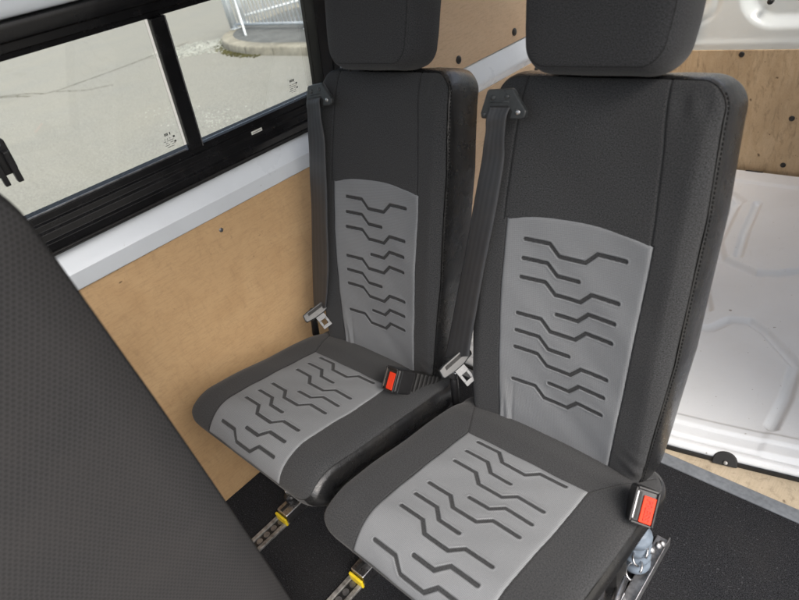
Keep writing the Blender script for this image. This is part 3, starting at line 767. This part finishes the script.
def buckle(root, face, dn, dl, ribbed=True, size=(.078, .050, .105), lettering=True):
    """face: centre of the button end; dn: out of that end; dl: along its long side"""
    dn = Vector(dn).normalized(); dl = Vector(dl); dl = (dl-dn*dl.dot(dn)).normalized(); dt = dn.cross(dl).normalized(); f = Vector(face)
    L, T, H = size; rot = Matrix((dl, dt, dn)).transposed()
    b = box('belt_buckle', f-dn*H*.30, (L, T, H*.60), M['plastic'], root, rot, .007, 3)
    at = lambda x, y, z: f+dl*x+dt*y+dn*z
    # raised rim, button, slot
    bm = bmesh.new()
    for x, y, sx, sy in ((0, T*.44, L*.92, T*.10), (0, -T*.44, L*.92, T*.10), (L*.455, 0, L*.075, T*.80), (-L*.455, 0, L*.075, T*.80)):
        add_box(bm, at(x, y, .0012), (sx, sy, .006), rot)
    bm_obj('rim', bm, M['plastic'], b, bevel=.0015)
    btn = box('release_button', at(L*.06, T*.13, .0008), (L*.70, T*.50, .007), M['red'], b, rot, .0015)
    bm = bmesh.new(); add_box(bm, at(0, -T*.27, .0006), (L*.72, T*.13, .0024), rot); bm_obj('slot', bm, M['ink'], b)
    bm = bmesh.new(); add_box(bm, at(0, -T*.36, .0012), (L*.72, T*.035, .004), rot); bm_obj('slot_lip', bm, M['steel'], b)
    if lettering:
        cu = bpy.data.curves.new('press', 'FONT'); cu.body = 'PRESS'; cu.size = .0150; cu.extrude = .0006; cu.offset = .0003; cu.align_x = 'CENTER'; cu.align_y = 'CENTER'
        to = bpy.data.objects.new('press', cu); COL.objects.link(to); bpy.context.view_layer.update()
        me = bpy.data.meshes.new_from_object(to.evaluated_get(bpy.context.evaluated_depsgraph_get())); COL.objects.unlink(to); bpy.data.objects.remove(to)
        me.materials.clear(); me.materials.append(m_plain('red lettering', (.42, .028, .010), .5, .3, 0, .08, 80))
        t = bpy.data.objects.new('lettering', me); link(t, b)
        t.matrix_local = Matrix.Translation(at(L*.06, T*.15, .0052)) @ Matrix((dl, dt, dn)).transposed().to_4x4()
    if ribbed:
        bm = bmesh.new()
        for k in range(6):
            q = k/5; add_box(bm, f-dn*(H*.60+.010+.0135*k)-dl*(.004*q*q), (L*(.93-.16*q), T*(.92-.12*q), .0095), rot)
        add_box(bm, f-dn*(H*.60+.045), (L*.68, T*.66, .10), rot)
        bm_obj('boot', bm, M['rubber'], b, bevel=.003)
        bm = bmesh.new(); add_box(bm, at(0, T*.501, -H*.12), (L*.94, .0016, .0016), rot); bm_obj('mould_line', bm, M['satin'], b)
    else:
        tube('stalk', [f-dn*H*.55, f-dn*(H*.9)+Vector((0, 0, -.03)), f-dn*(H*.95)+Vector((-.02, .02, -.12))], [.018, .015, .013], M['rubber'], b, 10)
    return b

FW, RT, UP = fwd.normalized(), r2.normalized(), u2.normalized()   # the ends of both buckles face roughly where the photographer stood
E1 = Vector((1, 0, 0)); EB = Vector(eb); NB = Vector(nb)
def arm(root, pts, r=.006): return tube('belt_anchor', pts, r, M['plastic'], root, 8)

# nearer (right) seat
guide(seat, (-.158, .655), .094, RAD(4))
ribbon('belt_webbing', [bfr(-.184, .648, .0295), bfr(-.190, .622, .030), bfr(-.199, .585, .018), bfr(-.216, .52, .004), bfr(-.252, .33, -.004), bfr(-.285, .12, -.004), bfr(-.292, .075, -.002)],
       [bfr(-.140, .649, .0295), bfr(-.144, .624, .031), bfr(-.147, .585, .027), bfr(-.150, .52, .024), bfr(-.166, .37, .030), bfr(-.193, .18, .030), bfr(-.200, .125, .030)], seat)
def tframe(a, b):
    n = (-FW+RT*.18+UP*.12).normalized(); tx = (RT*a+UP*b); tx = (tx-n*tx.dot(n)).normalized(); return tx, n.cross(tx).normalized(), n
tx, tyv, tn = tframe(.77, .64)
tongue(seat, bfr(-.236, .098, .032), tx, tyv, tn, .090, .047)
tube('belt_anchor', [bfr(-.256, .070, .010), bfr(-.255, .02, .004), bfr(-.25, -.035, .0)], [.007, .010, .009], M['plastic'], seat, 8)
box('anchor_hook', bfr(-.252, .052, .013), (.020, .012, .030), M['steel'], seat, Matrix.Rotation(.3, 3, 'Y'), .004)
# farther (left) seat
guide(seat2, (-.166, .648), .092, RAD(9))
ribbon('belt_webbing', [bfr(-.199, .640, .0295), bfr(-.206, .614, .030), bfr(-.224, .54, .014), bfr(-.240, .40, .006), bfr(-.252, .22, .004), bfr(-.255, .06, .006)],
       [bfr(-.152, .643, .0295), bfr(-.151, .616, .031), bfr(-.147, .54, .027), bfr(-.143, .40, .030), bfr(-.150, .22, .030), bfr(-.172, .09, .030)], seat2)
tx, tyv, tn = tframe(.80, .60)
tongue(seat2, bfr(-.206, .075, .038), tx, tyv, tn, .086, .043)
tube('belt_anchor', [bfr(-.262, .055, .010), bfr(-.262, .02, .004), bfr(-.262, -.03, .0)], [.006, .010, .011], M['plastic'], seat2, 8)
box('anchor_hook', bfr(-.252, .030, .016), (.010, .008, .016), M['steel'], seat2, Matrix.Rotation(.3, 3, 'Y'), .003)

# buckles: one lying on the farther cushion, one upright at the nearer seat's edge
C1 = [cfr(.183, .164, .042), cfr(.132, .091, .055), cfr(.165, .088, .048), cfr(.211, .157, .035)]
buckle(seat2, cfr(.166, .122, .046), FW*-.62-RT*.74+UP*.20, -UP*.95-RT*.27, True, (.058, .045, .092), False)
bdn = -FW-RT*.24+UP*.22; bdl = -UP*.96-RT*.27
buckle(seat, Vector((.2375, -.092, .474)), bdn, bdl, False, (.064, .041, .095))
# grey-blue gaiter, bracket and plate beside the nearer seat
gp = Vector((.168, .060, .05))
bm = bmesh.new(); tube_bm(bm, [Vector((.172, .055, z)) for z in np.linspace(.03, .165, 22)], [float(.026+.006*abs(math.sin(i*.62))) * (1 if i < 20 else .8) for i in range(22)], 20)
bm_obj('gaiter', bm, M['gaiter'], seat, smooth=True)
bm = bmesh.new(); add_box(bm, Vector((.193, .040, .012)), (.030, .24, .018)); add_box(bm, Vector((.2075, .040, .020)), (.004, .24, .032)); bm_obj('floor_bracket', bm, M['alu'], seat, bevel=.002)
tube('lever', [(.178, -.02, .09), (.186, -.10, .07), (.183, -.20, .05)], .010, M['steel'], seat, 12)
for y, z in ((.10, .075), (.125, .05), (.06, .11)): disc('bolt', (.203, y, z), (.6, -.3, .7), .009, .006, M['alu'], seat, 6)
tube('spring_clip', [(.190+.012*math.cos(t), .03+.026*math.sin(t), .118+.008*math.sin(2*t)) for t in np.linspace(0, 5.2, 20)], .0025, M['steel'], seat, 6)
tube('spring_clip', [(.186+.014*math.cos(t), .01+.026*math.sin(t), .085+.006*math.sin(2*t)) for t in np.linspace(0, 5.2, 20)], .0025, M['steel'], seat, 6)

# floor rails
for x, lab in ((-.673, 'worn steel floor rail under the seat beside the plywood wall'), (-.362, 'worn steel floor rail running out from the gap between the two seats'), (.163, 'worn steel floor rail under the outer edge of the nearer seat')):
    rr = empty('floor_rail', (x, 0, 0)); tag(rr, lab, 'floor rail', 'steel floor rails')
    bm = bmesh.new()
    for sx in (-1, 1): add_box(bm, Vector((sx*.0185, -.74, .0045)), (.012, 1.72, .008))
    bm_obj('channel', bm, M['track'], rr, bevel=.0012)
    bm = bmesh.new(); add_box(bm, Vector((0, -.74, .0015)), (.0255, 1.71, .003))
    bm_obj('groove_bed', bm, M['plastic'], rr)
    bm = bmesh.new()
    for k in range(65): tube_bm(bm, [Vector((0, -1.55+.0254*k, .003)), Vector((0, -1.55+.0254*k, .0062))], .0092, 10)
    bm_obj('stud_holes', bm, M['alu'], rr)

# ------------------------------------------------------------------ seat in the foreground, turned side-on
fs = empty('front_seat', (-.15, -.870, .3))
fo = np.array([.0, .0, .0]); fy = np.array([0., 1, 0]); fzv = np.array([.03, -.052, 1.]); fn = np.array([1., .06, -.03])
def B_fs(u, v):
    h = -.18*u**2-.10*(v-.45)**2 - 5.5*np.maximum(np.abs(u)-.26, 0)**2 - 5.5*np.maximum(v-.885, 0)**2
    return u[..., None]*fy+v[..., None]*fzv+h[..., None]*fn
one = lambda v: np.ones_like(v)
rr_ = pad('backrest', fs, B_fs, 1, (.312, .585), .105, .415, one, 150, 220, M['hexa'], None, .0005, .004, .09, [('backrest_side', M['hexa'], lambda o, u, v: True)], tuple(fn/np.linalg.norm(fn)), None)
box('seat_base', (-.2, 0, -.19), (.36, .5, .20), M['rubber'], fs, None, .03)
P0, Oo, D, u, v = rr_
for sg in (1,): stitches('stitching', fs, P0, Oo, D, lambda i: v[i] > .86 and u[i] > .1, .024, -.016, -.004, .0034, M['ecru'])
tag(fs, 'dark honeycomb cloth seat back filling the lower left foreground, out of focus', 'seat')

# ------------------------------------------------------------------ outside the window
GZ = -.53
bm = bmesh.new()
for q in ((-160, -120), (60, -120), (60, 160), (-160, 160)): pass
vs = [bm.verts.new((x, y, GZ)) for x, y in ((-160, -120), (60, -120), (60, 160), (-160, 160))]; bm.faces.new(vs)
tag(bm_obj('ground', bm, M['asphalt']), kind='structure')
island = [(-5.0, 5.95), (-7.0, 6.02), (-8.6, 6.09), (-10.2, 6.14), (-10.9, 6.22), (-11.7, 6.42), (-12.5, 6.75), (-13.2, 7.2), (-13.7, 7.75), (-13.95, 8.4), (-14.05, 9.4), (-14.0, 12.0), (-13.8, 16.0)]
def offs(P, d):
    out = []
    for i, p in enumerate(P):
        a = Vector(P[max(i-1, 0)]); b = Vector(P[min(i+1, len(P)-1)]); t = (b-a).normalized(); n = Vector((-t.y, t.x)); out.append((p[0]-n.x*d*-1*-1, p[1]-n.y*d*-1*-1))
    return out
def smooth_poly(P, n=8):
    P = [Vector(p) for p in P]; out = []
    for i in range(len(P)-1):
        p0, p1, p2, p3 = P[max(i-1, 0)], P[i], P[i+1], P[min(i+2, len(P)-1)]
        for k in range(n):
            f = k/n; q = .5*((2*p1)+(-p0+p2)*f+(2*p0-5*p1+4*p2-p3)*f*f+(-p0+3*p1-3*p2+p3)*f**3); out.append((q.x, q.y))
    out.append(tuple(P[-1])); return out
IS = smooth_poly(island); KH = .16
inner = offs(IS, .30)
kb = empty('kerb', (-10, 6.2, GZ)); tag(kb, 'pale concrete kerb curving round the pavement corner outside the window', 'kerb')
bm = bmesh.new(); kx, ky = 10, -6.2
rows = []
for (x, y), (x2, y2) in zip(IS, inner):
    dx, dy = (x2-x)/.30, (y2-y)/.30
    rows.append([bm.verts.new((a+kx, b+ky, c)) for a, b, c in ((x, y, 0), (x+dx*.012, y+dy*.012, KH-.03), (x+dx*.035, y+dy*.035, KH-.004), (x+dx*.06, y+dy*.06, KH), (x2, y2, KH), (x2, y2, 0))])
for a, b in zip(rows[:-1], rows[1:]):
    for j in range(5): bm.faces.new((a[j], b[j], b[j+1], a[j+1]))
bm_obj('kerb_stones', bm, M['kerb'], kb, smooth=True)
bm = bmesh.new()
acc = 0
for i in range(1, len(IS)-1):
    acc += (Vector(IS[i])-Vector(IS[i-1])).length
    if acc > 1.05:
        acc = 0; x, y = IS[i]; x2, y2 = inner[i]; d = Vector((x2-x, y2-y, 0)).normalized(); t = Vector((-d.y, d.x, 0))
        c = Vector((x+kx, y+ky, 0))
        for p, q, e in ((c-d*.004, c-d*.004+Vector((0, 0, KH-.02))+d*.012, d*-1), (c+Vector((0, 0, KH+.003))+d*.05, c+d*.3+Vector((0, 0, KH+.003)), Vector((0, 0, 1)))):
            vs = [bm.verts.new(p-t*.010), bm.verts.new(p+t*.010), bm.verts.new(q+t*.010), bm.verts.new(q-t*.010)]; bm.faces.new(vs)
bm_obj('joints', bm, M['soot'], kb)
bm = bmesh.new(); vs = [bm.verts.new((x, y, GZ+KH-.006)) for x, y in inner]+[bm.verts.new((-5.0, 16, GZ+KH-.006))]; bm.faces.new(vs)
bmesh.ops.triangulate(bm, faces=bm.faces); tag(bm_obj('pavement', bm, M['pave']), kind='structure')

# loose gravel by the kerb's corner, and moss along its foot
bm = bmesh.new()
def stone(bm, x, y, s, z=GZ):
    r = bmesh.ops.create_icosphere(bm, subdivisions=1, radius=s); k = Vector((random.uniform(.7, 1.3), random.uniform(.7, 1.3), random.uniform(.35, .7)))
    for v in r['verts']: v.co = Vector((v.co.x*k.x+x, v.co.y*k.y+y, v.co.z*k.z+z+s*.2))
for k in range(1500):
    a = random.uniform(0, 2*math.pi); q = math.sqrt(random.random())*random.choice((1, 1, .7, 1.2)); stone(bm, -13.6+1.5*q*math.cos(a), 6.75+.75*q*math.sin(a)+.12*math.cos(a), random.uniform(.010, .038))
tag(bm_obj('gravel', bm, M['stone']), kind='stuff')
bm = bmesh.new()
for i in range(0, len(IS)-30):
    pass
for k in range(700):
    i = random.randrange(24, 78); x, y = IS[i]; x2, y2 = inner[i]; d = Vector((x2-x, y2-y)).normalized(); o = random.random()**2*.16; stone(bm, x-d.x*o+random.uniform(-.06, .06), y-d.y*o+random.uniform(-.06, .06), random.uniform(.012, .035))
tag(bm_obj('moss', bm, M['moss']), kind='stuff')
# pale chippings scattered near the van and tar seams in the tarmac
bm = bmesh.new()
for k in range(420):
    stone(bm, random.gauss(-7.2, .9), random.gauss(3.15, .22), random.uniform(.006, .018))
tag(bm_obj('chippings', bm, M['stone']), kind='stuff')
def crack(P, wd):
    bm = bmesh.new(); prev = None; P = smooth_poly(P, 14)
    for i, (x, y) in enumerate(P):
        a = Vector(P[max(i-1, 0)]); b = Vector(P[min(i+1, len(P)-1)]); t = (b-a).normalized(); n = Vector((-t.y, t.x)); w_ = wd*random.uniform(.25, 1.0); j = random.uniform(-.03, .03)
        c = (bm.verts.new((x+n.x*(w_+j), y+n.y*(w_+j), GZ+.004)), bm.verts.new((x-n.x*(w_-j), y-n.y*(w_-j), GZ+.004)))
        if prev: bm.faces.new((prev[0], prev[1], c[1], c[0]))
        prev = c
    return bm
ck = empty('tar_seam', (0, 0, 0)); tag(ck, 'dark irregular crack across the pale tarmac outside the window', 'crack')
for P, wd in (([(-17.5, 2.6), (-15.6, 3.2), (-14.6, 3.4), (-14.6, 4.3), (-14.75, 5.2), (-15.0, 6.3), (-15.3, 7.4)], .04), ([(-17.8, 2.45), (-16.0, 2.95), (-15.0, 3.1)], .055), ([(-14.4, 3.5), (-13.3, 3.7), (-12.7, 4.1)], .03)):
    bm_obj('crack_line', crack(P, wd), M['soot'], ck)

# white railings --------------------------------------------------------------
def railing(name, a, b, z0, z1, n, r, label, posts=True):
    a = Vector(a); b = Vector(b); root = empty(name, (a.x, a.y, GZ+KH)); d = b-a; L = d.length; d.normalize()
    P = lambda s, z: Vector((d.x*s, d.y*s, z))
    tube('bottom_bar', [P(0, z0), P(L, z0)], .035, M['rail'], root, 8); tube('top_bar', [P(0, z1), P(L, z1)], .035, M['rail'], root, 8)
    for k in range(n): s = L*(k+.6)/n; tube('bar', [P(s, z0), P(s, z1)], r, M['rail'], root, 6)
    ps = int(L//3.4)+1
    for k in range(ps): s = min(L, 3.4*k); tube('post', [P(s, 0), P(s, z1+.02)], .062, M['rail'], root, 10); box('foot_plate', P(s, .01), (.2, .2, .02), M['rail'], root)
    tag(root, label, 'railing', 'white bar railings'); return root
fr = railing('railing', (-13.55, 7.86), (-6.6, 7.16), .10, 1.5, 40, .017, 'white barred railing along the front of the pavement corner')
tube('brace', [Vector((1.55, -.75, 0)), Vector((.55, -.12, .62)), Vector((.2, -.02, .95))], .026, M['rail'], fr, 8)
tube('brace', [Vector((-.28, .1, 0)), Vector((-.22, .06, 1.5))], .07, M['rail'], fr, 8)
railing('railing', (-14.0, 8.45), (-12.2, 13.9), .17, 1.5, 24, .014, 'white barred railing running back from the corner, behind the front railing')
